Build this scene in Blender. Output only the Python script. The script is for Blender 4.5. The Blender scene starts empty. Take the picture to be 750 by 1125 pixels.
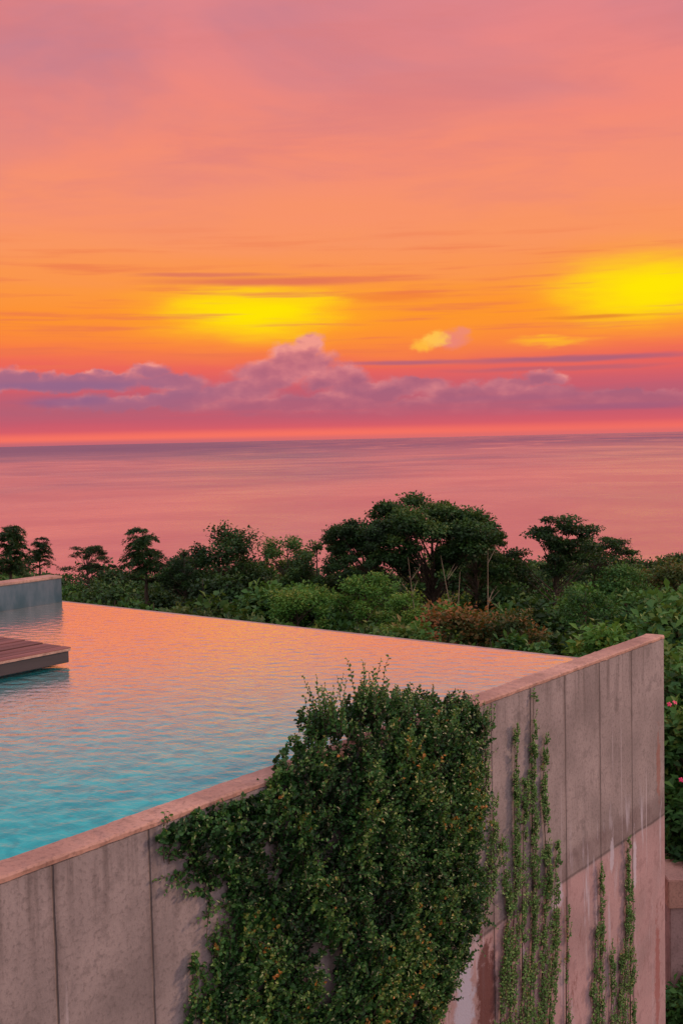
import bpy, math, random
import numpy as np
from mathutils import Vector, Matrix
from mathutils import noise as mn
random.seed(7); rng=np.random.default_rng(7)
sc=bpy.context.scene
COL=sc.collection
sc.view_settings.view_transform='Standard'
sc.view_settings.look='None'
sc.view_settings.exposure=0
# ------------------------------------------------------------------ camera
F=1270.0
cam=bpy.data.cameras.new("camera"); camo=bpy.data.objects.new("camera",cam); COL.objects.link(camo)
cam.sensor_fit='HORIZONTAL'; cam.sensor_width=24; cam.lens=24*F/750
cam.clip_start=0.1; cam.clip_end=400000
CAMP=Vector((0,0,2.0))
R=Matrix.Rotation(math.radians(90-3.65),4,'X')@Matrix.Rotation(math.radians(-1.3),4,'Z')
camo.matrix_world=Matrix.Translation(CAMP)@R
sc.camera=camo
R3=R.to_3x3()
def ray(px,py): return (R3@Vector(((px-375)/F,-(py-562.5)/F,-1))).normalized()
def at_z(px,py,z):
    d=ray(px,py); return CAMP+d*((z-CAMP.z)/d.z)
def at_y(px,py,y):
    d=ray(px,py); return CAMP+d*(y/d.y)
def srgb(r,g,b,a=1):
    f=lambda c:(c/255/12.92) if c/255<=0.04045 else ((c/255+0.055)/1.055)**2.4
    return (f(r),f(g),f(b),a)
# ------------------------------------------------------------------ node helper
class NT:
    def __init__(s,tree): s.t=tree; s.n=tree.nodes; s.l=tree.links
    def new(s,typ,**kw):
        n=s.n.new(typ)
        for k,v in kw.items(): setattr(n,k,v)
        return n
    def put(s,inp,v):
        if isinstance(v,bpy.types.NodeSocket): s.l.new(v,inp)
        elif v is not None: inp.default_value=v
    def m(s,op,a,b=None,c=None,clamp=False):
        n=s.new('ShaderNodeMath',operation=op); n.use_clamp=clamp
        s.put(n.inputs[0],a)
        if b is not None: s.put(n.inputs[1],b)
        if c is not None: s.put(n.inputs[2],c)
        return n.outputs[0]
    def vm(s,op,a,b=None):
        n=s.new('ShaderNodeVectorMath',operation=op); s.put(n.inputs[0],a)
        if b is not None: s.put(n.inputs[1],b)
        return n.outputs['Value'] if op in('LENGTH','DOT_PRODUCT') else n.outputs[0]
    def comb(s,x,y,z=0.0):
        n=s.new('ShaderNodeCombineXYZ'); s.put(n.inputs[0],x); s.put(n.inputs[1],y); s.put(n.inputs[2],z); return n.outputs[0]
    def sep(s,v):
        n=s.new('ShaderNodeSeparateXYZ'); s.put(n.inputs[0],v); return n.outputs
    def noise(s,vec,scale=1.0,detail=4.0,rough=0.5,dist=0.0):
        n=s.new('ShaderNodeTexNoise'); s.put(n.inputs['Vector'],vec)
        n.inputs['Scale'].default_value=scale; n.inputs['Detail'].default_value=detail
        n.inputs['Roughness'].default_value=rough; n.inputs['Distortion'].default_value=dist
        return n.outputs[0]
    def sstep(s,v,a,b,lo=0.0,hi=1.0):
        n=s.new('ShaderNodeMapRange'); n.interpolation_type='SMOOTHSTEP'; s.put(n.inputs[0],v)
        n.inputs[1].default_value=a; n.inputs[2].default_value=b; n.inputs[3].default_value=lo; n.inputs[4].default_value=hi
        return n.outputs[0]
    def mix(s,fac,a,b,bt='MIX'):
        n=s.new('ShaderNodeMix',data_type='RGBA',blend_type=bt); s.put(n.inputs[0],fac); s.put(n.inputs[6],a); s.put(n.inputs[7],b); return n.outputs[2]
    def ramp(s,fac,stops,interp='LINEAR'):
        n=s.new('ShaderNodeValToRGB'); cr=n.color_ramp; cr.interpolation=interp
        while len(cr.elements)>1: cr.elements.remove(cr.elements[-1])
        cr.elements[0].position=stops[0][0]; cr.elements[0].color=stops[0][1]
        for p,c in stops[1:]:
            e=cr.elements.new(p); e.color=c
        s.put(n.inputs[0],fac); return n.outputs[0]
    def bump(s,h,strength=0.5,dist=0.01,normal=None):
        n=s.new('ShaderNodeBump'); n.inputs['Strength'].default_value=strength; n.inputs['Distance'].default_value=dist
        s.put(n.inputs['Height'],h)
        if normal is not None: s.put(n.inputs['Normal'],normal)
        return n.outputs[0]
def newmat(name):
    m=bpy.data.materials.new(name); m.use_nodes=True; m.node_tree.nodes.clear()
    T=NT(m.node_tree); out=T.new('ShaderNodeOutputMaterial'); return m,T,out
# ------------------------------------------------------------------ world sky
w=bpy.data.worlds.new("World"); sc.world=w; w.use_nodes=True; w.node_tree.nodes.clear()
T=NT(w.node_tree)
tc=T.new('ShaderNodeTexCoord')
x,y,z=T.sep(T.vm('NORMALIZE',tc.outputs['Generated']))
U=T.m('MULTIPLY',T.m('ARCTAN2',x,y),F)      # 1270 units per radian
V=T.m('MULTIPLY',T.m('ARCSINE',z),F)
P=T.comb(U,V)
def uv(px,py):
    d=ray(px,py); return math.atan2(d.x,d.y)*F, math.asin(d.z)*F
n1=T.noise(T.vm('MULTIPLY',P,(1/420,1/60,0)),1.0,4,0.55)
n1c=T.m('SUBTRACT',n1,0.5)
Vw=T.m('ADD',V,T.m('MULTIPLY',n1c,T.sstep(V,0,150,2,70)))
S=lambda v:v/520
base=T.ramp(T.m('DIVIDE',Vw,520.0,clamp=True),[
 (S(0),srgb(240,112,104)),(S(8),srgb(224,96,102)),(S(24),srgb(206,90,106)),(S(50),srgb(216,92,104)),(S(80),srgb(236,102,90)),
 (S(100),srgb(248,120,72)),(S(130),srgb(253,142,54)),(S(165),srgb(252,150,68)),(S(205),srgb(250,150,96)),(S(260),srgb(248,146,110)),
 (S(340),srgb(243,138,120)),(S(420),srgb(230,134,134)),(S(500),srgb(212,132,144))])
n2=T.noise(T.vm('MULTIPLY',P,(1/380,1/130,0)),1.0,5,0.52,0.5)
m2=T.m('MULTIPLY',T.sstep(n2,0.38,0.66),T.sstep(V,220,420))
m2=T.m('MULTIPLY',m2,T.sstep(U,-450,350,0.9,0.55))
c=T.mix(m2,base,srgb(192,126,142))
n2b=T.noise(T.vm('MULTIPLY',P,(1/240,1/44,0)),1.0,5,0.6,0.5)
m2b=T.m('MULTIPLY',T.sstep(n2b,0.42,0.72,0,0.55),T.sstep(V,170,330))
c=T.mix(m2b,c,srgb(218,126,126))
def envl(c):
    c=T.mix(T.sstep(z,0.36,0.8),c,srgb(214,205,228))
    c=T.mix(T.m('MULTIPLY',T.sstep(y,0.35,-0.5),0.95),c,srgb(228,206,216))
    return T.mix(T.sstep(z,0.0,-0.15),c,srgb(120,80,90))
simple=envl(c)
def ell(cpx,cpy,rx,ry,vec=P):
    cu,cv=uv(cpx,cpy)
    return T.vm('LENGTH',T.vm('MULTIPLY',T.vm('SUBTRACT',vec,(cu,cv,0)),(1/rx,1/ry,0)))
wn=T.new('ShaderNodeTexNoise'); T.put(wn.inputs['Vector'],T.vm('MULTIPLY',P,(1/110,1/18,0))); wn.inputs['Scale'].default_value=1; wn.inputs['Detail'].default_value=5; wn.inputs['Roughness'].default_value=.58
wv=T.vm('SUBTRACT',wn.outputs['Color'],(0.5,0.5,0.5))
Pw=T.vm('ADD',P,T.vm('MULTIPLY',wv,(90,26,0)))
Ps=T.vm('ADD',P,T.vm('MULTIPLY',wv,(120,6,0)))
def glow(c,px,py,rx,ry,col,inner=0.2,outer=1.0,k=1.0,vec=None):
    return T.mix(T.sstep(ell(px,py,rx,ry,vec or Pw),outer,inner,0,k),c,col)
c=glow(c,420,352,640,58,srgb(255,156,40),0.0,1.0,0.72)
c=glow(c,280,342,180,48,srgb(255,188,20),0.0,1.0,0.95)
c=glow(c,718,316,175,62,srgb(255,188,20),0.0,1.0,0.95)
c=glow(c,278,344,114,35,srgb(255,230,4),0.1,1.1,.95)
c=glow(c,716,316,116,40,srgb(255,232,4),0.1,1.1,.95)
c=glow(c,608,372,60,7,srgb(255,192,36),0.1,1.0,0.75)
ns=T.noise(T.vm('MULTIPLY',P,(1/210,1/10,0)),1.0,4,0.58)
ms=T.m('MULTIPLY',T.sstep(ns,0.50,0.70,0,0.6),T.m('MULTIPLY',T.sstep(V,60,100),T.sstep(V,250,175)))
c=T.mix(ms,c,srgb(234,116,78))
def streak(c,px,py,rx,ry,col,k=0.85,vec=None): return T.mix(T.sstep(ell(px,py,rx,ry,vec or Ps),1.0,0.2,0,k),c,col)
c=streak(c,310,309,190,7,srgb(226,112,86),.85); c=streak(c,230,302,110,4,srgb(216,110,96),.7); c=streak(c,660,347,80,3,srgb(224,120,50),0.7)
c=streak(c,430,326,90,7,srgb(240,122,60),0.6)
blobs=[(338,376,19,11),(324,388,30,14),(330,400,42,16),(296,411,42,17),(370,416,40,15),(262,429,46,13),(404,429,50,14),(455,424,38,12),(508,432,46,12),
(560,423,34,11),(600,415,22,9),(590,434,60,12),(690,437,100,9),(160,407,26,10),(192,419,40,11),(60,420,130,10),(105,414,60,7),
(222,433,50,11),(150,443,100,10),(-20,416,70,11),(330,444,120,12),(500,447,150,10),(-90,425,70,18),(850,424,80,18)]
d1=T.new('ShaderNodeTexNoise'); T.put(d1.inputs['Vector'],T.vm('MULTIPLY',P,(1/30,1/22,0))); d1.inputs['Scale'].default_value=1; d1.inputs['Detail'].default_value=5; d1.inputs['Roughness'].default_value=0.58
Pc=T.vm('ADD',P,T.vm('MULTIPLY',T.vm('SUBTRACT',d1.outputs['Color'],(0.5,0.5,0.5)),(46,28,0)))
acc=None
for (bx,by,rx,ry) in blobs:
    e=ell(bx,by,rx,ry,Pc)
    acc=e if acc is None else T.m('SMOOTH_MIN',acc,e,0.15)
dens=T.sstep(acc,1.20,0.66)
pv=T.vm('MULTIPLY',P,(1/44,1/26,0))
nb=T.noise(pv,1.0,3,0.45); nb2=T.noise(T.vm('ADD',pv,(-0.12,0.36,0)),1.0,3,0.45)
lit=T.m('ADD',0.36,T.m('MULTIPLY',T.m('SUBTRACT',nb,nb2),2.1))
lit=T.m('ADD',lit,T.m('MULTIPLY',T.sstep(acc,0.3,0.95),0.24))
lit=T.m('ADD',lit,T.sstep(V,35,110,-0.26,0.30),clamp=True)
ccol=T.ramp(lit,[(0,srgb(166,100,124)),(0.35,srgb(186,110,128)),(0.7,srgb(212,128,136)),(1,srgb(240,154,146))])
bl=T.m('MULTIPLY',T.sstep(U,-60,-260),T.sstep(lit,.95,.3))
ccol=T.mix(T.m('MULTIPLY',bl,0.8),ccol,srgb(152,106,138))
hz=T.m('MULTIPLY',T.sstep(V,8,34),T.sstep(V,78,36))
nh=T.noise(T.vm('MULTIPLY',P,(1/260,1/14,0)),1.0,4,0.55)
hz=T.m('MULTIPLY',hz,T.sstep(nh,0.3,0.6,0.5,0.95))
c=T.mix(hz,c,srgb(182,96,116))
c=streak(c,640,393,210,5,srgb(168,98,122),.85); c=streak(c,440,398,110,4,srgb(170,98,124),0.75); c=streak(c,610,404,170,4,srgb(184,98,114),0.7)
c=T.mix(T.m('MULTIPLY',dens,T.sstep(V,16,54,0,.90)),c,ccol)
c=streak(c,60,424,140,7,srgb(148,102,138),.75); c=streak(c,70,441,70,8,srgb(146,98,136),0.7); c=streak(c,690,446,120,6,srgb(160,94,124),0.7); c=streak(c,560,436,120,5,srgb(168,98,124),0.5)
c=streak(c,494,374,22,12,srgb(236,134,120),0.9,Pc); c=streak(c,506,365,16,9,srgb(238,138,118),0.8,Pc)
c=glow(c,468,379,18,9,srgb(255,184,64),0.3,1.1,0.95,Pc); c=glow(c,480,371,15,10,srgb(255,196,80),0.3,1.1,0.9,Pc)
c=T.mix(T.m('MULTIPLY',T.sstep(V,15,6),T.sstep(U,300,-100,0.55,0.9)),c,srgb(248,116,98))
c=T.mix(T.m('MULTIPLY',T.sstep(V,6,0),T.sstep(U,150,-300,.45,0.85)),c,srgb(190,102,116))
front=envl(c)
cond=T.m('MULTIPLY',T.m('LESS_THAN',V,262.0),T.m('GREATER_THAN',y,-0.5))
bg1=T.new('ShaderNodeBackground'); T.put(bg1.inputs[0],simple); bg2=T.new('ShaderNodeBackground'); T.put(bg2.inputs[0],front)
mxs=T.new('ShaderNodeMixShader'); T.put(mxs.inputs[0],cond); T.l.new(bg1.outputs[0],mxs.inputs[1]); T.l.new(bg2.outputs[0],mxs.inputs[2])
wo=T.new('ShaderNodeOutputWorld'); T.l.new(mxs.outputs[0],wo.inputs[0])
sl=bpy.data.lights.new("sun","SUN"); sl.energy=1.9; sl.angle=math.radians(8); sl.color=(1.0,0.60,0.42)
so=bpy.data.objects.new("sun",sl); COL.objects.link(so)
saz,sel=math.radians(66),math.radians(18)
sd=Vector((math.sin(saz)*math.cos(sel),math.cos(saz)*math.cos(sel),math.sin(sel)))
so.rotation_euler=sd.to_track_quat('Z','Y').to_euler(); so.location=(20,20,30)
# ------------------------------------------------------------------ object helpers
def mkobj(name,mesh,parent=None,**props):
    o=bpy.data.objects.new(name,mesh); COL.objects.link(o)
    if parent is not None: o.parent=parent
    for k,v in props.items(): o[k]=v
    return o
def mkmesh(name,verts,faces,mat=None,smooth=False):
    m=bpy.data.meshes.new(name); m.from_pydata([tuple(v) for v in verts],[],faces)
    if mat: m.materials.append(mat)
    if smooth: m.polygons.foreach_set('use_smooth',[True]*len(m.polygons))
    m.update(); return m
def box_mesh(name,x0,x1,y0,y1,z0,z1,mat,bev=0.0):
    v=[(x0,y0,z0),(x1,y0,z0),(x1,y1,z0),(x0,y1,z0),(x0,y0,z1),(x1,y0,z1),(x1,y1,z1),(x0,y1,z1)]
    f=[(0,3,2,1),(4,5,6,7),(0,1,5,4),(1,2,6,5),(2,3,7,6),(3,0,4,7)]
    m=mkmesh(name,v,f,mat)
    if bev>0:
        import bmesh
        b=bmesh.new(); b.from_mesh(m); bmesh.ops.bevel(b,geom=list(b.edges),offset=bev,segments=2,affect='EDGES'); b.to_mesh(m); b.free()
    return m
def unit(a): return a/np.maximum(np.linalg.norm(a,axis=-1,keepdims=True),1e-9)
def leaf_mesh(name,Pn,D,N,L,W,tint,mat,fine=False,fold=0.25):
    n=len(Pn); D=unit(D); Sd=unit(np.cross(D,N)); N=unit(np.cross(Sd,D)); L=L[:,None]; W=W[:,None]
    if fine:
        up=N*W*fold
        V=np.stack([Pn, Pn+D*L*.3-Sd*W*.5+up, Pn+D*L*.7-Sd*W*.42+up, Pn+D*L-N*L*.12, Pn+D*L*.7+Sd*W*.42+up, Pn+D*L*.3+Sd*W*.5+up],1)
        k=6; fi=np.array([[0,1,2,3],[0,3,4,5]])
    else:
        V=np.stack([Pn,Pn+D*L*.5-Sd*W*.5+N*W*fold,Pn+D*L,Pn+D*L*.5+Sd*W*.5+N*W*fold],1)
        k=4; fi=np.array([[0,1,2],[0,2,3]])
    V=V.reshape(-1,3); fs=(np.arange(n)[:,None,None]*k+fi[None]).reshape(-1,fi.shape[1])
    m=bpy.data.meshes.new(name); m.vertices.add(len(V)); m.vertices.foreach_set('co',V.astype(np.float32).ravel())
    m.loops.add(fs.size); m.loops.foreach_set('vertex_index',fs.astype(np.int32).ravel())
    m.polygons.add(len(fs)); m.polygons.foreach_set('loop_start',np.arange(0,fs.size,fi.shape[1],dtype=np.int32))
    try: m.polygons.foreach_set('loop_total',np.full(len(fs),fi.shape[1],dtype=np.int32))
    except Exception: pass
    a=m.attributes.new('tint','FLOAT','POINT'); a.data.foreach_set('value',np.repeat(tint,k).astype(np.float32))
    m.materials.append(mat); m.update(calc_edges=True); m.validate(); return m
class Tubes:
    def __init__(s): s.v=[]; s.f=[]
    def add(s,pts,rad,sides=6):
        pts=[Vector(p) for p in pts]; b=len(s.v)
        for i,p in enumerate(pts):
            t=(pts[min(i+1,len(pts)-1)]-pts[max(i-1,0)]).normalized()
            a=t.orthogonal().normalized() if abs(t.z)>0.95 else t.cross(Vector((0,0,1))).normalized()
            c2=t.cross(a)
            for k in range(sides):
                an=2*math.pi*k/sides; s.v.append(p+(a*math.cos(an)+c2*math.sin(an))*rad[i])
        for i in range(len(pts)-1):
            for k in range(sides):
                s.f.append((b+i*sides+k,b+i*sides+(k+1)%sides,b+(i+1)*sides+(k+1)%sides,b+(i+1)*sides+k))
    def mesh(s,name,mat): return mkmesh(name,s.v,s.f,mat,True)
# ------------------------------------------------------------------ materials
def leaf_mat(name,stops,trans=0.35,rough=0.5,ov=.42):
    m,T,out=newmat(name)
    at=T.new('ShaderNodeAttribute',attribute_name='tint'); oi=T.new('ShaderNodeObjectInfo')
    f=T.m('ADD',at.outputs['Fac'],T.m('MULTIPLY',T.m('SUBTRACT',oi.outputs['Random'],0.5),ov),clamp=True)
    c=T.ramp(f,stops)
    p=T.new('ShaderNodeBsdfPrincipled'); T.put(p.inputs['Base Color'],c); p.inputs['Roughness'].default_value=rough; p.inputs['Specular IOR Level'].default_value=0.3
    t=T.new('ShaderNodeBsdfTranslucent'); T.put(t.inputs[0],T.mix(0.5,c,(0.14,0.24,0.02,1)))
    mx=T.new('ShaderNodeMixShader'); mx.inputs[0].default_value=trans; T.l.new(p.outputs[0],mx.inputs[1]); T.l.new(t.outputs[0],mx.inputs[2]); T.l.new(mx.outputs[0],out.inputs[0])
    return m
LM={
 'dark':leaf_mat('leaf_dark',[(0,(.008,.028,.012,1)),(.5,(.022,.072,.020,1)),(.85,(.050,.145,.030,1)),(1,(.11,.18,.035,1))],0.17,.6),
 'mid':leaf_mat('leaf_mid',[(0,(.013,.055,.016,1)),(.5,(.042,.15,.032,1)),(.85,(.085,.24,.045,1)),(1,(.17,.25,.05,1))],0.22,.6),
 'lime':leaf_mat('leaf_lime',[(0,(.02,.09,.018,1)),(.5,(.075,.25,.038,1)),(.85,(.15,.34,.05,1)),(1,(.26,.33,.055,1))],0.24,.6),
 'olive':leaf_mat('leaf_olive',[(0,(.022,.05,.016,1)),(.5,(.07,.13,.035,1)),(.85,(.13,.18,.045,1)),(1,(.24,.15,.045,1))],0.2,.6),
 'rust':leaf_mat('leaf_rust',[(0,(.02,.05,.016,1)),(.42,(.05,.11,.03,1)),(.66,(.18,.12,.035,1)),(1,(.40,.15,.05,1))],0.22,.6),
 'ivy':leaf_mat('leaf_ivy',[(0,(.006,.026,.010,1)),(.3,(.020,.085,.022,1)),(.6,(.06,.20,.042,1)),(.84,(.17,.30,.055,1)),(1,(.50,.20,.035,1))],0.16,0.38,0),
 'vine':leaf_mat('leaf_vine',[(0,(.07,.16,.05,1)),(.5,(.14,.33,.08,1)),(.85,(.24,.42,.11,1)),(1,(.42,.30,.10,1))],0.2,0.55,0),
}
def bark_mat(name,c1,c2):
    m,T,out=newmat(name); tc=T.new('ShaderNodeTexCoord')
    n=T.noise(T.vm('MULTIPLY',tc.outputs['Object'],(6,6,1.5)),1,5,.6)
    p=T.new('ShaderNodeBsdfPrincipled'); T.put(p.inputs['Base Color'],T.mix(T.sstep(n,.3,.7),c1,c2)); p.inputs['Roughness'].default_value=.9
    T.put(p.inputs['Normal'],T.bump(n,.6,.03)); T.l.new(p.outputs[0],out.inputs[0]); return m
BARK=bark_mat('bark',(.04,.03,.022,1),(.11,.085,.06,1)); PALE=bark_mat('bark_pale',(.14,.11,.07,1),(.32,.27,.18,1))
# ------------------------------------------------------------------ wall frame
A=at_z(0,964,0); B=at_z(729,698,0)
D1=(B-A).normalized(); D2=Vector((-D1.y,D1.x,0))
NO=-D2
LEN=(B-A).length; BACK=7.0; TH=0.19; WZ=-0.04
def wall_sz(px,py):
    d=ray(px,py); t=(A-CAMP).dot(NO)/d.dot(NO); p=CAMP+d*t; return (p-A).dot(D1),p.z
Mw=Matrix((( D1.x,D2.x,0,A.x),(D1.y,D2.y,0,A.y),(0,0,1,0),(0,0,0,1)))
joints=[wall_sz(*p)[0] for p in [(61,1040),(166,1000),(540,850),(583,850),(621,850),(659,850),(694,850)]]
sp=joints[1]-joints[0]
joints+= [joints[1]+sp*k for k in (1,2,3)]+[joints[0]-sp*k for k in range(1,6)]
def concrete(name,c1,c2,joints=(),stains=True):
    m,T,out=newmat(name); tc=T.new('ShaderNodeTexCoord'); O=tc.outputs['Object']; X,Y,Z=T.sep(O)
    n1=T.noise(O,1.5,8,.66); n2=T.noise(T.vm('MULTIPLY',O,(5,5,1.1)),1,6,.65); n3=T.noise(O,38,4,.65); n4=T.noise(O,6,6,.7)
    c=T.mix(T.sstep(n1,.32,.66),c1,c2)
    c=T.mix(T.sstep(n4,.48,.64,0,.5),c,tuple(v*.6 for v in c1[:3])+(1,))
    c=T.mix(T.sstep(n2,.5,.75,0,.5),c,tuple(v*.55 for v in c1[:3])+(1,))
    c=T.mix(T.sstep(n3,.5,.66,0,.42),c,tuple(v*.45 for v in c1[:3])+(1,))
    h=T.m('ADD',T.m('MULTIPLY',n3,.4),T.m('MULTIPLY',n1,.6))
    if stains:
        tone=None
        for j in sorted(joints):
            s_=T.m('MULTIPLY',T.m('GREATER_THAN',X,float(j)),random.choice([-1,1])*random.uniform(.3,.9)); tone=s_ if tone is None else T.m('ADD',tone,s_)
        c=T.mix(T.m('MULTIPLY',T.m('SINE',tone),.16,clamp=True),c,(.12,.11,.11,1))
        drip=T.noise(T.vm('MULTIPLY',O,(9,1,.35)),1,5,.6)
        c=T.mix(T.m('MULTIPLY',T.sstep(drip,.48,.66,0,.55),T.sstep(T.m('ADD',Z,T.m('MULTIPLY',T.m('SUBTRACT',n2,.5),.8)),-.6,-.02)),c,(.07,.06,.055,1))
        nz=T.m('ADD',Z,T.m('MULTIPLY',T.m('SUBTRACT',T.noise(O,1.6,3,.5),.5),.06))
        low=T.sstep(nz,-1.76,-1.84)
        c=T.mix(T.m('MULTIPLY',low,T.sstep(n1,.3,.6,.35,.65)),c,(.55,.34,.34,1))
        c=T.mix(T.m('MULTIPLY',low,T.sstep(n4,.5,.62,0,.35)),c,(.24,.17,.165,1))
        band=T.m('MULTIPLY',T.sstep(nz,-1.80,-1.76),T.sstep(nz,-1.50,-1.62))
        c=T.mix(T.m('MULTIPLY',band,T.sstep(n4,.35,.6,.3,.62)),c,(.16,.12,.12,1))
        seam=T.m('MULTIPLY',T.sstep(nz,-1.81,-1.79),T.sstep(nz,-1.765,-1.785))
        c=T.mix(T.m('MULTIPLY',seam,.65),c,(.05,.04,.04,1))
        nr=T.noise(T.vm('MULTIPLY',O,(4.2,1,1.0)),1.3,6,.7,.5)
        c=T.mix(T.m('MULTIPLY',T.sstep(nr,.58,.66,0,.7),T.sstep(Z,-1.9,-2.6)),c,(.17,.05,.035,1))
        # narrow pale lime drips that start at the seam
        ne=T.noise(T.vm('MULTIPLY',O,(7,1,.8)),1.0,6,.62,.3)
        zone=T.m('MULTIPLY',T.sstep(Z,-1.2,-1.75),T.sstep(Z,-3.2,-1.9,.25,1))
        eff=T.m('MULTIPLY',T.sstep(ne,.54,.64),T.m('MULTIPLY',zone,T.sstep(X,LEN*.42,LEN*.6)))
        c=T.mix(T.m('MULTIPLY',eff,.75),c,(.56,.57,.64,1))
        brk=T.noise(O,9,6,.7)
        for (qx,qy,rx_,rz_,col_,kk) in [(534,1095,.14,.5,(.11,.03,.025,1),.9),(510,1088,.14,.45,(.48,.53,.64,1),.85),(722,1075,.06,.6,(.30,.07,.05,1),.6),(723,840,.05,.35,(.30,.10,.06,1),.6),(697,945,.045,.28,(.60,.61,.68,1),.85),(672,940,.04,.16,(.58,.60,.68,1),.7),(612,985,.10,.12,(.55,.56,.64,1),.7)]:
            qs,qz=wall_sz(qx,qy)
            dd=T.vm('LENGTH',T.comb(T.m('DIVIDE',T.m('SUBTRACT',X,qs),rx_),T.m('DIVIDE',T.m('SUBTRACT',Z,qz),rz_)))
            dd=T.m('ADD',dd,T.m('MULTIPLY',T.m('SUBTRACT',brk,.5),2.6))
            c=T.mix(T.sstep(dd,1.15,.7,0,kk),c,col_)
        dw=T.noise(T.vm('MULTIPLY',O,(16,1,.3)),1,3,.5)
        c=T.mix(T.m('MULTIPLY',T.sstep(dw,.66,.71,0,.6),T.sstep(T.m('ADD',Z,n1),-.0,-.5)),c,(.55,.53,.56,1))
    if len(joints):
        acc=None; wob=T.m('MULTIPLY',T.m('SUBTRACT',T.noise(O,3,3,.5),.5),.012); Xw=T.m('ADD',X,wob)
        for j in joints:
            d=T.m('ABSOLUTE',T.m('SUBTRACT',Xw,float(j))); acc=d if acc is None else T.m('MINIMUM',acc,d)
        soft=T.m('MULTIPLY',T.sstep(acc,.05,.0,0,.4),T.sstep(n2,.35,.6))
        c=T.mix(soft,c,(.07,.055,.05,1))
        line=T.sstep(acc,.009,.003); ln=T.m('MULTIPLY',line,T.sstep(n1,.25,.5,.3,1))
        c=T.mix(T.m('MULTIPLY',ln,.75),c,(.035,.03,.03,1)); h=T.m('SUBTRACT',h,T.m('MULTIPLY',line,1.5))
    p=T.new('ShaderNodeBsdfPrincipled'); T.put(p.inputs['Base Color'],c); T.put(p.inputs['Roughness'],T.sstep(n1,.3,.7,.65,.9))
    T.put(p.inputs['Normal'],T.bump(h,.6,.012)); T.l.new(p.outputs[0],out.inputs[0]); return m
CONC=concrete('concrete_formed',(.235,.215,.21,1),(.43,.385,.37,1),joints)
COPE=concrete('concrete_coping',(.34,.195,.15,1),(.66,.40,.30,1),(),False)
CONCP=concrete('concrete_plain',(.36,.25,.23,1),(.50,.36,.33,1),(),False)
root=mkobj('concrete_wall',None,label='tall grey concrete pool wall with vertical joints and water stains',category='wall'); root.matrix_world=Mw
mkobj('wall_body',box_mesh('wall_body',-BACK,LEN,0,TH,-7,-.03,CONC,.006),root)
seg=320; vs=[];fs=[]
for i in range(seg+1):
    X=-BACK-.004+(LEN+BACK+.008)*i/seg
    prof=[(-.004,-.03),(-.004,-.010),(.007,0.0),(TH*.5,.002),(TH-.01,-.002),(TH+.004,-.014),(TH+.004,-.12)]
    wv_=.005*mn.noise(Vector((X*2.2,0,0)))
    for (yy,zz) in prof: vs.append((X,yy+random.gauss(0,.0013)+(wv_ if yy>.01 else 0),zz+random.gauss(0,.0015)))
k=7
for i in range(seg):
    for j in range(k-1): fs.append((i*k+j,(i+1)*k+j,(i+1)*k+j+1,i*k+j+1))
fs.append(tuple(range(k))); fs.append(tuple(seg*k+j for j in reversed(range(k))))
mkobj('coping',mkmesh('coping',vs,fs,COPE,False),root)
# ------------------------------------------------------------------ pool
def loc(p): q=p-A; return q.dot(D1),q.dot(D2)
wx,_=loc(at_z(608,721,WZ)); lx,ly=loc(at_z(65,662,WZ))
PX=wx; PW=ly
m,T,out=newmat('pool_water'); tc=T.new('ShaderNodeTexCoord'); O=tc.outputs['Object']
nA=T.noise(T.vm('MULTIPLY',O,(1.7,1.0,1)),14,2,.5,.2); nB=T.noise(T.vm('MULTIPLY',O,(1.3,1.0,1)),38,2,.5)
hh=T.m('ADD',nA,T.m('MULTIPLY',nB,.3)); bn=T.bump(hh,.42,.010)
fr=T.new('ShaderNodeFresnel'); fr.inputs[0].default_value=1.4
fr2=T.new('ShaderNodeFresnel'); fr2.inputs[0].default_value=1.4; T.put(fr2.inputs[1],bn)
T.put(fr.inputs[1],T.comb(0,0,1.0))
fv=T.m('ADD',T.m('MULTIPLY',fr.outputs[0],.58),T.m('MULTIPLY',fr2.outputs[0],.42))
fac=T.sstep(fv,.15,.40,.06,.98)
nt=T.noise(O,6,5,.6,1.0)
tc1=T.mix(T.sstep(nt,.3,.7),(.005,.37,.41,1),(.03,.56,.57,1))  # mottled teal paints faint caustic light into the water colour
df=T.new('ShaderNodeBsdfDiffuse'); T.put(df.inputs[0],tc1)
gl=T.new('ShaderNodeBsdfGlossy'); gl.inputs['Roughness'].default_value=.12; gl.inputs[0].default_value=(1.0,.95,.93,1); T.put(gl.inputs['Normal'],bn)
mx=T.new('ShaderNodeMixShader'); T.put(mx.inputs[0],fac); T.l.new(df.outputs[0],mx.inputs[1]); T.l.new(gl.outputs[0],mx.inputs[2]); T.l.new(mx.outputs[0],out.inputs[0])
WATER=m
nx,ny=560,400
xs=np.linspace(PX-11,PX,nx); ys=np.linspace(TH+.002,PW,ny); XX,YY=np.meshgrid(xs,ys,indexing='ij'); H=np.zeros_like(XX)
for i in range(70):
    lam=rng.uniform(.08,.21); th=rng.normal(0.65,.5); kx=2*np.pi/lam*np.cos(th); ky=2*np.pi/lam*np.sin(th)
    H+=lam*.0013*np.sin(kx*XX+ky*YY+rng.uniform(0,6.28))*(0.6+0.4*np.sin(XX*rng.uniform(.5,3)+YY*rng.uniform(.5,3)+rng.uniform(0,6)))
V=np.stack([XX,YY,H],-1).reshape(-1,3)
i,j=np.meshgrid(np.arange(nx-1),np.arange(ny-1),indexing='ij'); a=(i*ny+j).ravel()
fs=np.stack([a,a+ny,a+ny+1,a+1],1)
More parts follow.
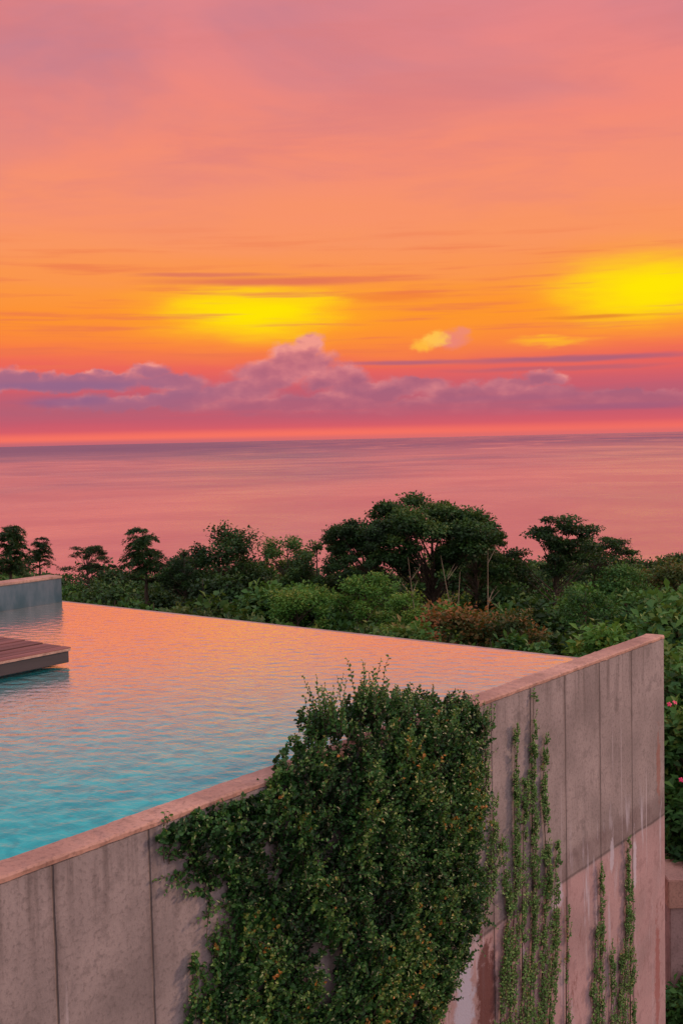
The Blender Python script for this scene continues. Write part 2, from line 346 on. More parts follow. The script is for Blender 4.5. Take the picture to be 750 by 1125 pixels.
wm=bpy.data.meshes.new('water'); wm.from_pydata(V.tolist(),[],fs.tolist()); wm.materials.append(WATER); wm.polygons.foreach_set('use_smooth',[True]*len(fs)); wm.update()
wo_=mkobj('water',wm,kind='structure'); wo_.matrix_world=Matrix.Translation((0,0,WZ))@Mw
m,T,out=newmat('pool_tile'); tc=T.new('ShaderNodeTexCoord'); n=T.noise(tc.outputs['Object'],20,2,.5)
p=T.new('ShaderNodeBsdfPrincipled'); T.put(p.inputs['Base Color'],T.mix(n,(.02,.14,.15,1),(.05,.22,.22,1))); p.inputs['Roughness'].default_value=.3; T.l.new(p.outputs[0],out.inputs[0]); TILE=m
pool=mkobj('swimming_pool',None,label='turquoise infinity pool with a flush overflow edge',category='swimming pool'); pool.matrix_world=Mw
mkobj('overflow_edge',box_mesh('overflow_edge',PX+.002,PX+.16,TH+.006,PW+.3,-5,WZ-.02,CONCP,.006),pool)
mkobj('basin_floor',box_mesh('basin_floor',PX-12,PX,TH+.006,PW,-1.7,-1.55,TILE),pool)
m,T,out=newmat('wet_tile_face'); tc=T.new('ShaderNodeTexCoord'); O=tc.outputs['Object']; n=T.noise(T.vm('MULTIPLY',O,(3,3,1)),2,5,.6); X,Y,Z=T.sep(O)
p=T.new('ShaderNodeBsdfPrincipled'); T.put(p.inputs['Base Color'],T.mix(T.sstep(T.m('ADD',n,T.m('MULTIPLY',Z,.6)),.35,.8),(.025,.085,.11,1),(.12,.17,.20,1))); p.inputs['Roughness'].default_value=.45; T.l.new(p.outputs[0],out.inputs[0]); WET=m
r2=mkobj('concrete_wall',None,label='low grey concrete wall closing the far side of the pool',category='wall'); r2.matrix_world=Mw
ww=.26; zt=at_y(65,633,at_z(65,662,WZ).y).z
mkobj('wall_body',box_mesh('wall_body',PX-13,PX-.01,PW+.004,PW+ww,-3,zt-.035,WET,.005),r2)
mkobj('coping',box_mesh('coping',PX-13.01,PX,PW-.006,PW+ww+.01,zt-.033,zt,COPE,.008),r2)
# ------------------------------------------------------------------ timber deck
dz=.13; dc=loc(at_z(78,711,dz)); dx,dy=dc
m,T,out=newmat('deck_wood'); tc=T.new('ShaderNodeTexCoord'); O=tc.outputs['Object']; X,Y,Z=T.sep(O)
n=T.noise(T.vm('MULTIPLY',O,(1.2,22,22)),1,6,.6); idx=T.m('FLOOR',T.m('DIVIDE',T.m('SUBTRACT',Y,dy-.005),.14))
n5=T.m('FRACT',T.m('MULTIPLY',idx,.618))
c=T.mix(T.sstep(n,.3,.7),(.14,.052,.048,1),(.30,.13,.115,1)); c=T.mix(T.m('MULTIPLY',n5,.7),c,(.065,.03,.03,1))
p=T.new('ShaderNodeBsdfPrincipled'); T.put(p.inputs['Base Color'],c); p.inputs['Roughness'].default_value=.55; T.put(p.inputs['Normal'],T.bump(n,.4,.004)); T.l.new(p.outputs[0],out.inputs[0]); WOOD=m
m,T,out=newmat('deck_dark'); tc=T.new('ShaderNodeTexCoord'); n=T.noise(T.vm('MULTIPLY',tc.outputs['Object'],(1.2,22,14)),1,6,.6)
p=T.new('ShaderNodeBsdfPrincipled'); T.put(p.inputs['Base Color'],T.mix(n,(.02,.018,.02,1),(.07,.055,.06,1))); p.inputs['Roughness'].default_value=.6; T.l.new(p.outputs[0],out.inputs[0]); DW=m
deck=mkobj('wooden_deck',None,label='low dark timber plank deck standing over the pool water',category='deck'); deck.matrix_world=Mw
vs=[];fs=[]
def addbox(x0,x1,y0,y1,z0,z1):
    b=len(vs); vs.extend([(x0,y0,z0),(x1,y0,z0),(x1,y1,z0),(x0,y1,z0),(x0,y0,z1),(x1,y0,z1),(x1,y1,z1),(x0,y1,z1)])
    fs.extend([tuple(b+q for q in f) for f in [(0,3,2,1),(4,5,6,7),(0,1,5,4),(1,2,6,5),(2,3,7,6),(3,0,4,7)]])
for i in range(12):
    y0=dy+i*.14
    if y0+.13<PW-.1: addbox(dx-6,dx+random.uniform(-.006,.006),y0,y0+.112,dz-.028,dz+random.uniform(-.004,.004))
ndy=dy+11*.14
mkobj('planks',mkmesh('planks',vs,fs,WOOD),deck)
mkobj('trim',box_mesh('trim',dx-6,dx-.01,dy-.012,dy-.002,dz-.030,dz-.008,COPE,.002),deck)
mkobj('edge_beam',box_mesh('edge_beam',dx-6,dx-.02,dy+.01,dy+.07,dz-.14,dz-.03,DW,.004),deck)
mkobj('support',box_mesh('support',dx-6,dx-.18,dy+.2,min(ndy,PW-.15),-1.5,dz-.145,TILE,.004),deck)
mkobj('end_beam',box_mesh('end_beam',dx-.07,dx-.02,dy+.072,min(ndy,PW-.15),dz-.14,dz-.03,DW,.004),deck)
# ------------------------------------------------------------------ ground + sea
SEA=-120.0
def gz(X,Y):
    z=-6.5
    if Y>14: z-=.14*(min(Y,60)-14)
    if Y>60: z-=.33*(Y-60)
    z+=26*math.exp(-((X-70)/45)**2-((Y-150)/50)**2)
    z+=.5*math.sin(X*.21+1)*math.cos(Y*.17)
    return z
gx=[-400+800*i/130 for i in range(131)]; gy=[-80+640*i/130 for i in range(131)]
vs=[(a_,b_,gz(a_,b_)) for a_ in gx for b_ in gy]; fs=[(i*131+j,(i+1)*131+j,(i+1)*131+j+1,i*131+j+1) for i in range(130) for j in range(130)]
m,T,out=newmat('forest_floor'); tc=T.new('ShaderNodeTexCoord'); n=T.noise(tc.outputs['Object'],.8,8,.7)
p=T.new('ShaderNodeBsdfPrincipled'); T.put(p.inputs['Base Color'],T.ramp(n,[(.3,(.012,.024,.010,1)),(.6,(.022,.04,.015,1)),(.8,(.05,.05,.03,1))])); p.inputs['Roughness'].default_value=1; T.put(p.inputs['Normal'],T.bump(n,1,.4)); T.l.new(p.outputs[0],out.inputs[0])
mkobj('ground',mkmesh('ground',vs,fs,m,True),kind='structure')
m,T,out=newmat('sea_water'); tc=T.new('ShaderNodeTexCoord'); O=tc.outputs['Object']; X,Y,Z=T.sep(O)
nb=T.noise(T.vm('MULTIPLY',O,(1/500,1/400,0)),1,7,.62,.8); ns_=T.noise(T.vm('MULTIPLY',O,(1/30,1/26,0)),1,6,.6)
big=T.noise(T.vm('MULTIPLY',O,(1/3000,1/7500,0)),1,5,.55,1.2)
bn=T.bump(T.m('ADD',T.m('MULTIPLY',nb,8.0),ns_),1.0,1.0)
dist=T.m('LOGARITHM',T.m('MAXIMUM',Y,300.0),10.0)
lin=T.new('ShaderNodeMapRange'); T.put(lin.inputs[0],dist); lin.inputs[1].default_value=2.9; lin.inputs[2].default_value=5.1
base=T.ramp(lin.outputs[0],[(0,(.54,.19,.20,1)),(.25,(.62,.22,.22,1)),(.42,(.50,.185,.215,1)),(.55,(.41,.16,.215,1)),(.72,(.43,.17,.215,1)),(.9,(.52,.20,.22,1)),(1,(.62,.22,.23,1))])  # far stops paint the horizon haze into the sea colour by distance
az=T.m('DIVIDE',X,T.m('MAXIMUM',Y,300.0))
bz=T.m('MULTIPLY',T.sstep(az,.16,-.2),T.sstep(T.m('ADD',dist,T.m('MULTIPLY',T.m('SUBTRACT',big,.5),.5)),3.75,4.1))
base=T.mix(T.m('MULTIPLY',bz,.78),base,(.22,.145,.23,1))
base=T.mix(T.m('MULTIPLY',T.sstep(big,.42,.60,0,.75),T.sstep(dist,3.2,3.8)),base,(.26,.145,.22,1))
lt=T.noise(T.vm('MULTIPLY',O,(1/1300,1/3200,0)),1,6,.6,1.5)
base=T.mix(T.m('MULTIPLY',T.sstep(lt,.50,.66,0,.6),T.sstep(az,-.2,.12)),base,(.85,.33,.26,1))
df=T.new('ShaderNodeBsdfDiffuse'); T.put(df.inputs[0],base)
gl=T.new('ShaderNodeBsdfGlossy'); gl.inputs['Roughness'].default_value=.25
T.put(gl.inputs[0],T.mix(T.sstep(big,.35,.65),(1.0,.86,.93,1),(.70,.68,.88,1))); T.put(gl.inputs['Normal'],bn)
f=T.m('ADD',T.sstep(nb,.3,.7,.25,.65),T.m('MULTIPLY',T.m('SUBTRACT',ns_,.5),.5),clamp=True)
f=T.m('MULTIPLY',f,T.sstep(dist,3.7,4.4,1,.2))
mx=T.new('ShaderNodeMixShader'); T.put(mx.inputs[0],f); T.l.new(df.outputs[0],mx.inputs[1]); T.l.new(gl.outputs[0],mx.inputs[2]); T.l.new(mx.outputs[0],out.inputs[0])
S_=150000
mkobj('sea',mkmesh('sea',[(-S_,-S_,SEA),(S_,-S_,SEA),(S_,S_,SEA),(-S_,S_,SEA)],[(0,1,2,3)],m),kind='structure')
# ------------------------------------------------------------------ trees  (prototype height 10)
def rdir(n):
    v=rng.normal(size=(n,3)); return unit(v)
def make_tree(kind,seed,nl=6500,lsize=.26):
    global rng; rng=np.random.default_rng(seed); rr=random.Random(seed)
    tb=Tubes(); cl=[]
    if kind=='round':
        for i in range(32):
            a=rr.uniform(0,6.28); h=rr.uniform(-.9,1); r=math.sqrt(max(0,1-h*h))*rr.uniform(.55,1.1)
            cl.append((Vector((3.0*r*math.cos(a),3.0*r*math.sin(a),6.0+3.1*h*rr.uniform(.85,1.1))),rr.uniform(.5,1.2),.7))
        fork=3.0
    elif kind=='shrub':
        for i in range(52):
            a=rr.uniform(0,6.28); h=rr.uniform(-1,1); r=math.sqrt(max(0,1-h*h*.8))*rr.uniform(.6,1.05)
            cl.append((Vector((3.0*r*math.cos(a),3.0*r*math.sin(a),5.0+4.3*h)),rr.uniform(.5,1.2),.8))
        fork=1.0
    elif kind=='umbrella':
        for i in range(130):
            a=rr.uniform(0,6.28); r=math.sqrt(rr.uniform(0,1))*4.5*(1+.10*math.sin(3*a+seed)+.06*math.sin(5*a))
            surf=9.35-1.7*(r/4.4)**2.4+.65*mn.noise(Vector((r*math.cos(a)*.55,r*math.sin(a)*.55,seed)))
            depth=rr.choice([0,0,0,.2,.9,1.8,2.7,3.3])*rr.uniform(.7,1)
            p_=Vector((r*math.cos(a),r*math.sin(a),max(4.6,surf-depth)))
            if mn.noise(Vector((p_.x*.5,p_.y*.5,p_.z*.8))+Vector((seed,0,9)))<-.16: continue
            cl.append((p_,rr.uniform(.4,.95),rr.uniform(.34,.52)))
        fork=2.4
    elif kind=='layered':
        for i in range(40):
            a=rr.uniform(0,6.28); r=rr.uniform(.6,4.6); z_=rr.choice([5.6,6.7,7.7,8.6,9.4]); r*=(1.15-(z_-6)*.16)
            cl.append((Vector((r*math.cos(a),r*math.sin(a),z_+rr.uniform(-.3,.3))),rr.uniform(.5,1.1),.3))
        fork=3.0
    elif kind=='feather':
        fork=3.2
    lean=Vector((rr.uniform(-.4,.4),rr.uniform(-.4,.4),0)); tr=.2
    top=9.3 if kind in('feather','round') else 7.5
    tp=[Vector((0,0,-14)),Vector((0,0,0)),lean*.5+Vector((0,0,fork*.6)),lean+Vector((0,0,fork))]
    nt_=4
    for q in range(1,nt_+1): tp.append(lean*(1+q*.2)+Vector((rr.uniform(-.15,.15),rr.uniform(-.15,.15),fork+(top-fork)*q/nt_)))
    tb.add(tp,[tr*1.9,tr*1.2,tr,tr*.9]+[tr*.8*(1-q/(nt_+.7)) for q in range(1,nt_+1)],8)
    Ps=[];Ns=[];Ds=[];Ti=[]
    if kind!='feather':
        per=nl/len(cl)
        for ci,(c_,r_,fl) in enumerate(cl):
            if kind!='umbrella' or ci%2==0:
                hz=min(c_.z-.6,top-.3); hz=max(fork*.8,hz-math.hypot(c_.x,c_.y)*.75)
                kk=(hz-fork)/(top-fork); st=lean*(1+max(0,kk)*.8)+Vector((0,0,hz))
                mid=(st+c_)*.5+Vector((rr.uniform(-.2,.2),rr.uniform(-.2,.2),-.15))
                tb.add([st,mid,c_],[.07,.04,.015],5)
                for q in range(2):
                    e=c_+Vector((rr.uniform(-1,1),rr.uniform(-1,1),rr.uniform(-.2,.6)*fl))*r_*.9; tb.add([mid.lerp(c_,.6),e],[.03,.01],4)
            n_=int(per*rr.uniform(.7,1.3)*r_/(.68 if kind=='umbrella' else .9)); d_=rdir(n_); rad=r_*rng.uniform(.15,1.35,n_)**.7
            lump=1+.35*np.sin(d_[:,0]*5+seed)*np.cos(d_[:,1]*6)
            p_=d_*(rad*lump)[:,None]*np.array([1,1,fl])+np.array(c_)
            Ps.append(p_); Ns.append(unit(d_*.6+np.array([0,0,.8])+rng.normal(size=(n_,3))*.45)); Ds.append(rng.normal(size=(n_,3))*np.array([1,1,.5])+d_*.6)
            Ti.append(np.clip(rng.normal(.48,.14,n_)+d_[:,2]*.24+rr.uniform(-.2,.2),0,1))  # self-shading put into the tint: clump undersides darker, tops lighter
    else:
        for i in range(60):
            a=rr.uniform(0,6.28); hz=rr.uniform(4.0,9.3); L_=rr.uniform(1.8,2.9)*(1.2-(hz-4)*.11)
            st=lean*1.5+Vector((0,0,hz)); pts=[]
            for q in range(7):
                t=q/6; pts.append(st+Vector((math.cos(a)*L_*t,math.sin(a)*L_*t,L_*(.6*t-.8*t*t))))
            tb.add(pts,[.05*(1-q/7.5) for q in range(7)],4)
            n_=nl//60; t=rng.uniform(.1,1,n_)
            b_=np.array([math.cos(a),math.sin(a),0]); s_=np.array([-math.sin(a),math.cos(a),0])
            sd_=rng.choice([-1,1],n_)[:,None]
            p_=np.array(st)+b_*(L_*t)[:,None]+np.array([0,0,1])*(L_*(.6*t-.8*t*t))[:,None]+rng.normal(size=(n_,3))*.10
            Ps.append(p_); Ds.append(s_*sd_+b_*.5+rng.normal(size=(n_,3))*.3-np.array([0,0,.45])); Ns.append(np.array([0,0,1])+rng.normal(size=(n_,3))*.35)
            Ti.append(np.clip(rng.normal(.45,.18,n_),0,1))
    Ps=np.concatenate(Ps);Ns=np.concatenate(Ns);Ds=np.concatenate(Ds);Ti=np.concatenate(Ti); n_=len(Ps)
    L_=rng.uniform(.7,1.35,n_)*lsize*(1.7 if kind=='feather' else 1); W_=L_*rng.uniform(.45,.7,n_)*(.45 if kind=='feather' else 1)
    return tb,(Ps,Ds,Ns,L_,W_,Ti)
PROTO={}
def proto(kind,seed,matk,nl=6500,ls=.26,bark=None):
    key=(kind,seed,matk,nl)
    if key not in PROTO:
        tb,a_=make_tree(kind,seed,nl,ls)
        PROTO[key]=(tb.mesh('trunk',bark or BARK),leaf_mesh('crown',*a_,LM[matk]))
    return PROTO[key]
def place(pr,X,Y,topz,width,label,name='broadleaf_tree',cat='tree',group=None,pw=7.2,ang=None,zs=1.0):
    z=gz(X,Y); s=width/pw; sz=s*zs
    r=mkobj(name,None,label=label,category=cat)
    if group: r['group']=group
    r.location=(X,Y,z); r.rotation_euler=(0,0,random.uniform(0,6.28) if ang is None else ang)
    for nm,me in (('trunk',pr[0]),('crown',pr[1])):
        o=mkobj(nm,me,r); o.scale=(s,s,sz); o.location=(0,0,topz-10*sz-z)
    return r
def hero(pr,px,py,wpx,dist,label,pw=7.2,**k):
    p=at_y(px,py,dist); return place(pr,p.x,p.y,p.z,wpx/F*dist,label,pw=pw,**k)
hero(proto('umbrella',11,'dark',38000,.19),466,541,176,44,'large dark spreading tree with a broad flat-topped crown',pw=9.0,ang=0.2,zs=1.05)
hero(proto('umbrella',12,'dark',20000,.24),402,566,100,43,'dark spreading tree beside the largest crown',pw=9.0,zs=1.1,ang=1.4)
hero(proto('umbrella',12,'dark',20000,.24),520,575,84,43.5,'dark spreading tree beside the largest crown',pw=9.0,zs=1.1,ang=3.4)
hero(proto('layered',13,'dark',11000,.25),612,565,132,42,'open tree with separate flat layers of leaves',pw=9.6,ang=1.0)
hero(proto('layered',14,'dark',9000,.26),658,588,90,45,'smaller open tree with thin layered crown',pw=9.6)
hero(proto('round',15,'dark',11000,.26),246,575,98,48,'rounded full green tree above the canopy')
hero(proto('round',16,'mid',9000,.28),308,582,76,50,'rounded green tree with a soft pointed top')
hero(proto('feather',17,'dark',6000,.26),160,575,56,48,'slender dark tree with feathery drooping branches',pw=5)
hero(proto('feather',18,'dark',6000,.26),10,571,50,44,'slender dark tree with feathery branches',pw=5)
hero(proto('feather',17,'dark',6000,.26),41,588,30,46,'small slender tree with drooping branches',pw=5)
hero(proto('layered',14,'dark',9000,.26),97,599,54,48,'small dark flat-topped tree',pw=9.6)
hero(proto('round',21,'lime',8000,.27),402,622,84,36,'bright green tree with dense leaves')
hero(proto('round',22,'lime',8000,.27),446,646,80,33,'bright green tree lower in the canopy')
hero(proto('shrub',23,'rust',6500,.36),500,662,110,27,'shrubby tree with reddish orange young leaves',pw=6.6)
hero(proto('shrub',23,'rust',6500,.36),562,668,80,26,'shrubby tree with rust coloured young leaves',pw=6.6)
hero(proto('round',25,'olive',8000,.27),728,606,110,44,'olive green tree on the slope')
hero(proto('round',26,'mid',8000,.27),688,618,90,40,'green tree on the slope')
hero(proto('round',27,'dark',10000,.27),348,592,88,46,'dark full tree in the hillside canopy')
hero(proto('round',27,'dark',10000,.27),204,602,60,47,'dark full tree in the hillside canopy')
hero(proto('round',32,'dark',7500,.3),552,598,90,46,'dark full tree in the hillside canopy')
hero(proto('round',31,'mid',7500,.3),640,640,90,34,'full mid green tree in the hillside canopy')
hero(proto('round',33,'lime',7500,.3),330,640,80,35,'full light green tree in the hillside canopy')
fillp=[proto('round',31,'mid',7500,.3),proto('round',32,'dark',7500,.3),proto('round',33,'lime',7500,.3),proto('shrub',34,'dark',8500,.28),proto('shrub',35,'mid',8500,.28),proto('round',36,'olive',7500,.3),proto('umbrella',37,'dark',12000,.3)]
nearp=[proto('round',41,'mid',4600,.46),proto('round',42,'dark',4600,.5),proto('round',43,'lime',4200,.5),proto('shrub',44,'dark',5600,.44),proto('shrub',45,'mid',5600,.46),proto('round',46,'olive',4600,.44),None]
GL='trees on the hillside below the pool'
FL=['round green tree in dense hillside forest','dark green tree in dense hillside forest','light green tree in dense hillside forest','dark bushy tree in dense hillside forest','green bushy tree in dense hillside forest','olive green tree in dense hillside forest','dark flat-topped tree in dense hillside forest']
rr=random.Random(5)
def fill(dist,y0f,x0,x1,step,wm_,choices=(0,1,2,3,4,5,6),dj=.12,yj=9,pp=None):
    pp=pp or fillp
    px=x0
    while px<x1:
        d=dist*rr.uniform(1-dj,1+dj); yy=y0f(px)+rr.uniform(-yj,yj); q=rr.choice(choices)
        p=at_y(px,yy,d); place(pp[q],p.x,p.y,p.z,wm_*rr.uniform(.8,1.3),FL[q],group=GL,pw=(9.4 if q==6 else 7.0 if q not in(3,4) else 6.6))
        px+=step*rr.uniform(.75,1.25)
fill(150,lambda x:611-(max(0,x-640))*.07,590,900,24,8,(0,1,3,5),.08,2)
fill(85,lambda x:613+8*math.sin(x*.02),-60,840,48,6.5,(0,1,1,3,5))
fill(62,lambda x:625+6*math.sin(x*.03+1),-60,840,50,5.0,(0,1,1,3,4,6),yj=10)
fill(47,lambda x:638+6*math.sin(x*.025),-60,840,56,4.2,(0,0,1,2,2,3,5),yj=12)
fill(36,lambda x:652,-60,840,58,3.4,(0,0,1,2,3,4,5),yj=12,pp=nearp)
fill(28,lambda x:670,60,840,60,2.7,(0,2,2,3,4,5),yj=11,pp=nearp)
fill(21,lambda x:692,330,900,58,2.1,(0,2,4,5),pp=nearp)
for (px,py,d,wd,q) in [(764,655,22,3.2,4),(775,715,16.5,2.6,4),(766,770,15.0,2.0,4),(800,850,14.5,2.6,3),(768,880,14.2,1.7,4),(764,1072,12.9,1.3,4),(825,1000,16,3.0,3),(756,700,19,2.4,4),(775,1000,17,3,4)]:
    p=at_y(px,py,d); place(nearp[q],p.x,p.y,p.z,wd,'dense green shrub growing beside the concrete wall',name='shrub',cat='shrub',group='shrubs beside the pool wall',pw=6.6)
rs=random.Random(9)
for (px,py,d,ln) in [(452,612,33,-.35),(502,628,30,.25),(491,610,32,-.6),(535,604,30,.05)]:
    p=at_y(px,py,d); g=gz(p.x,p.y); tb=Tubes(); H_=p.z-g
    tb.add([(ln*-1.5,0,-.5),(ln*-.8,.05,H_*.5),(0,0,H_*.85),(ln*.3,0,H_)],[.03,.024,.014,.005],6)
    for q in range(9):
        z0=H_*rs.uniform(.6,.95); a_=rs.uniform(0,6.28); tb.add([(0,0,z0),(math.cos(a_)*.3,math.sin(a_)*.3,z0+.35)],[.012,.005],4)
    o=mkobj('bare_sapling',tb.mesh('bare_sapling',PALE),label='thin pale bare sapling standing among green trees',category='tree',group='bare saplings'); o.location=(p.x,p.y,g)
# lower concrete ledge
p=at_y(734,968,13.2)
lg=mkobj('concrete_ledge',None,label='low pinkish concrete ledge among shrubs beyond the wall',category='ledge'); lg.location=(p.x,p.y,p.z)
mkobj('slab',box_mesh('slab',0,4,0,.9,-.34,0,COPE,.01),lg); mkobj('base_wall',box_mesh('base_wall',.03,3.97,.05,.85,-5,-.343,CONCP,.01),lg)
# flowers
m,T,out=newmat('petal'); p=T.new('ShaderNodeBsdfPrincipled'); tc=T.new('ShaderNodeTexCoord'); T.put(p.inputs['Base Color'],T.mix(T.noise(tc.outputs['Object'],30),(.75,.02,.10,1),(.9,.06,.2,1))); T.l.new(p.outputs[0],out.inputs[0]); PET=m
vs=[];fs=[]
for k in range(5):
    a_=k*2*math.pi/5; b=len(vs)
    for (r_,w_,zz) in [(0,0,0),(.035,-.022,.012),(.06,-.016,.004),(.066,0,-.002),(.06,.016,.004),(.035,.022,.012)]:
        vs.append((r_*math.cos(a_)-w_*math.sin(a_),r_*math.sin(a_)+w_*math.cos(a_),zz))
    fs.append(tuple(b+q for q in range(6)))
fm=mkmesh('flower',vs,fs,PET)
for (px,py,d) in [(735,774,13.7),(741,772,13.8),(748,857,13.6),(760,820,13.9)]:
    p=at_y(px,py,d); o=mkobj('flower',fm,label='bright magenta five-petalled flower on a green shrub',category='flower',group='magenta flowers'); o.location=p; o.rotation_euler=(math.radians(60+random.uniform(-30,20)),0,random.uniform(-.8,.8)); o.scale=(.5,.5,.5)
# ------------------------------------------------------------------ climbing plants on the wall
def pip(x_,y_,poly):
    c_=False; j=len(poly)-1
    for i in range(len(poly)):
        a1,b1=poly[i]; a2,b2=poly[j]
        if (b1>y_)!=(b2>y_) and x_<(a2-a1)*(y_-b1)/(b2-b1)+a1: c_=not c_
        j=i
    return c_
def edged(x_,y_,poly):
    best=9
    for i in range(len(poly)):
        a1,b1=poly[i-1]; a2,b2=poly[i]; dx_,dy_=a2-a1,b2-b1; t=max(0,min(1,((x_-a1)*dx_+(y_-b1)*dy_)/(dx_*dx_+dy_*dy_)))
        best=min(best,math.hypot(x_-a1-t*dx_,y_-b1-t*dy_))
    return best
class Plant:
    def __init__(s,seed): s.r=np.random.default_rng(seed); s.rr=random.Random(seed); s.P=[];s.D=[];s.N=[];s.T=[];s.L=[]; s.tb=Tubes()
    def sprig(s,p,d,L_,ls,tb_,nleaf,tint0,stem=True,gravity=-.2):
        ts=np.linspace(0,1,5); pts=[p+d*(L_*t)+np.array([0,0,gravity*L_*t*t])+s.r.normal(size=3)*.004 for t in ts]
        if stem: s.tb.add([tuple(q) for q in pts],[.0028,.0025,.002,.0015,.001],4)
        t=np.linspace(.08,1,nleaf); pp=np.stack([np.interp(t,ts,[q[k] for q in pts]) for k in range(3)],1)
        side=unit(np.cross(d,np.array([0,-1,.2])+s.r.normal(size=3)*.3)); alt=np.where(np.arange(nleaf)%2==0,1,-1)[:,None]
        s.P.append(pp); s.D.append(side*alt*.9+d*.6+s.r.normal(size=(nleaf,3))*.35)
        s.N.append(np.array([0,-.75,.65])+s.r.normal(size=(nleaf,3))*.5)
        s.T.append(np.clip(tint0+t*.28+s.r.normal(0,.1,nleaf),0,1)); s.L.append(ls*(1.1-.45*t)*s.r.uniform(.7,1.35,nleaf))
    def build(s,name,label,mat):
        P_=np.concatenate(s.P);D_=np.concatenate(s.D);N_=np.concatenate(s.N);T_=np.concatenate(s.T);L_=np.concatenate(s.L)
        r=mkobj(name,None,label=label,category='climbing plant'); r.matrix_world=Mw
        mkobj('stem',s.tb.mesh('stem',BARK),r); mkobj('foliage',leaf_mesh('foliage',P_,D_,N_,L_,L_*.68,T_,mat,fine=True),r); return r
polypx=[(163,914),(215,894),(262,878),(300,862),(318,844),(328,830),(344,816),(354,792),(368,800),(386,784),(402,768),(418,778),(440,774),(462,768),(484,776),(508,772),(524,788),(522,840),(514,890),(514,930),(523,975),(520,1015),(506,1045),(490,1075),(482,1100),(468,1135),(464,1180),(250,1180),(236,1140),(228,1110),(244,1060),(252,1020),(246,985),(218,965),(190,938)]
poly=[wall_sz(*q) for q in polypx]
gaps=[[wall_sz(*q) for q in g] for g in ([(340,1040),(364,1036),(362,1088),(346,1116),(334,1080)],[(222,938),(242,948),(238,962),(216,948)],[(284,924),(302,934),(299,974),(286,960)],[(272,1084),(286,1080),(284,1106),(272,1110)],[(430,1096),(448,1092),(446,1126),(430,1126)])]
smin=min(p[0] for p in poly); smax=max(p[0] for p in poly); zmin=min(p[1] for p in poly); zmax=max(p[1] for p in poly)
ivy=Plant(101); cnt=0
import time; t0=time.time()
SB=wall_sz(290,950)[0]
while cnt<5400:
    s_=random.uniform(smin,smax); z_=random.uniform(zmin,zmax)
    e=edged(s_,z_,poly)*(1 if pip(s_,z_,poly) else -1)
    jag=.13*mn.noise(Vector((s_*4.5,z_*4.5,0)))+.09*mn.noise(Vector((s_*13,z_*13,3)))
    if z_>-.1: jag=.6*jag-.02
    if e+jag<0: continue
    e=max(0,e+jag)
    if any(pip(s_,z_,g) for g in gaps) and random.random()<.96: continue
    full=min(1,e/.3)
    lump=.5+1.1*mn.noise(Vector((s_*3.8,z_*1.8,1.7)))+.6*mn.noise(Vector((s_*11,z_*4,5))); lump=max(0,min(1,lump))
    bush=min(1,max(0,(s_-SB)/.7))
    if lump<.25 and random.random()<.45: continue
    out_=.02+(.025+.12*bush)*(.1+1.2*lump)*math.sin(full*math.pi/2)
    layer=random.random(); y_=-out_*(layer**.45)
    if z_>-.02: y_= -out_+random.random()*(out_+.2)
    d=np.array([random.gauss(0,.26),-random.uniform(.1,.5),random.gauss(.85,.4)])
    if z_>-.25 and random.random()<.6: d=np.array([random.gauss(0,.25),random.gauss(-.1,.2),1.0])
    d/=np.linalg.norm(d)
    if s_<SB and z_>-.12: d[2]=min(d[2],.25)
    dark=(layer**.45)  # shade painted into leaf tint: sprigs deeper inside the ivy come out darker
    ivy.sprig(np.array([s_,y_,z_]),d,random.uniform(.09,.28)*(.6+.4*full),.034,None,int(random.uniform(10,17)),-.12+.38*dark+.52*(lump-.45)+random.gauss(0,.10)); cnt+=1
for i in range(190):
    px=random.choice([random.uniform(335,525),random.gauss(358,5),random.gauss(404,5),random.gauss(440,10),random.gauss(508,9)]); py=np.interp(px,[320,345,354,366,404,435,500,524],[840,818,796,800,774,782,784,796])
    tall=1.7 if (abs(px-358)<7 or abs(px-404)<6) and random.random()<.5 else 1
    s_,z_=wall_sz(px,py); d=np.array([random.gauss(0,.22),random.gauss(-.05,.15),1.0]); d/=np.linalg.norm(d)
    ivy.sprig(np.array([s_,random.uniform(-.14,.08),z_-.04]),d,random.uniform(.08,.24)*tall,.029,None,int(14*(1.3 if tall>1 else 1)),.42,gravity=0)
for i in range(460):
    e=random.choice(range(len(poly))); a1,a2=poly[e-1],poly[e]; t=random.random(); s_=a1[0]+(a2[0]-a1[0])*t; z_=a1[1]+(a2[1]-a1[1])*t
    if z_>-.15: continue
    d=np.array([random.gauss(0,.6),-.05,random.gauss(.2,.6)]); d/=np.linalg.norm(d)
    ivy.sprig(np.array([s_+random.gauss(0,.06),-.012,z_]),d,random.uniform(.1,.28),.029,None,12,.36,gravity=0)
ivy.build('climbing_fig','dense dark green climbing plant spilling over the concrete wall',LM['ivy'])
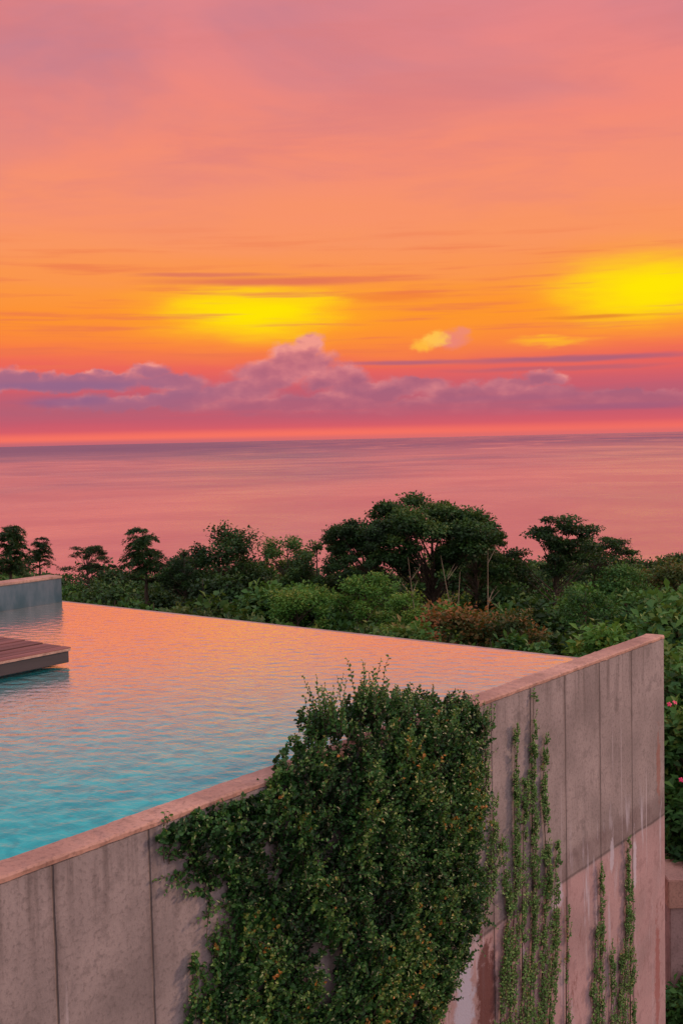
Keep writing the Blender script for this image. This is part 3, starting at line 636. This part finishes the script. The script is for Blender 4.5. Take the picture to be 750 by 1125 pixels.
def strand(name,label,paths,seed,mat,ls=.032,dens=90,spread=.05):
    pl=Plant(seed)
    for ip,path in enumerate(paths):
        pts=[wall_sz(*q) for q in path]; P3=[(a_,-.014,b_) for a_,b_ in pts]
        pl.tb.add(P3,[.006-.004*i/max(1,len(P3)-1) for i in range(len(P3))],5)
        for i in range(len(P3)-1):
            a_=np.array(P3[i]); b_=np.array(P3[i+1]); L_=np.linalg.norm(b_-a_); n_=int(L_*dens/3)
            for q in range(n_):
                t=random.random(); p_=a_+(b_-a_)*t; dd=unit((b_-a_))
                clumpy=mn.noise(Vector((p_[2]*2.5,ip*7.3+seed,0)))
                if clumpy<-.15 and random.random()<.6: continue
                frac=(i+t)/(len(P3)-1); sp_=spread*(1-.8*frac)*(1+.6*clumpy)
                d=dd*1.0+np.array([random.gauss(0,.42)*(1-.5*frac),-.15*random.random(),0]); d/=np.linalg.norm(d)
                pl.sprig(p_+np.array([random.gauss(0,sp_),-random.uniform(0,.03),0]),d,random.uniform(.07,.20)*(1.1-.6*frac),ls,None,9,.38+random.gauss(0,.12),gravity=0)
    return pl.build(name,label,mat)
strand('creeper','tall light green creeper climbing in thin upright strands',[
 [(556,1180),(560,1060),(565,960),(563,880),(564,800)],[(578,1180),(582,1060),(585,960),(582,880),(584,765)],[(590,1180),(594,1060),(600,960),(594,880),(596,812)],
 [(545,1180),(550,1080),(556,1000),(549,930)],[(600,1150),(606,1040),(609,930)],[(568,1180),(572,1080),(572,980),(574,860)]],201,LM['vine'],ls=.026,dens=230,spread=.04)
strand('creeper','slim light green creeper on stained concrete',[[(656,1180),(657,1080),(658,1010),(657,955)],[(650,1180),(650,1090),(653,1020)],[(668,1170),(670,1090),(668,1040)]],202,LM['vine'],ls=.025,dens=160,spread=.035)
strand('creeper','slim light green creeper reaching up the wall edge',[[(680,1180),(684,1080),(686,1000),(687,925)],[(690,1180),(691,1080),(690,1010),(688,950)],[(674,1160),(678,1100),(680,1050)]],203,LM['vine'],ls=.025,dens=170,spread=.035)
strand('creeper','single thin creeper stem with tiny leaves',[[(621,1180),(620,1080),(621,1030),(620,985)]],204,LM['vine'],ls=.022,dens=60,spread=.012)
strand('creeper','short dark green creeper low on grey concrete',[[(206,1180),(210,1120),(209,1050)],[(228,1160),(232,1100),(234,1035)],[(220,1180),(218,1130),(222,1090)]],205,LM['ivy'],dens=150,spread=.03)
strand('creeper','young creeper shoots along the joint of the wall',[[(530,900),(532,860),(530,800),(533,778)],[(540,985),(541,920),(540,880)],[(533,1000),(536,940),(537,905)]],206,LM['vine'],ls=.024,dens=110,spread=.02)
print('ivy time',time.time()-t0)
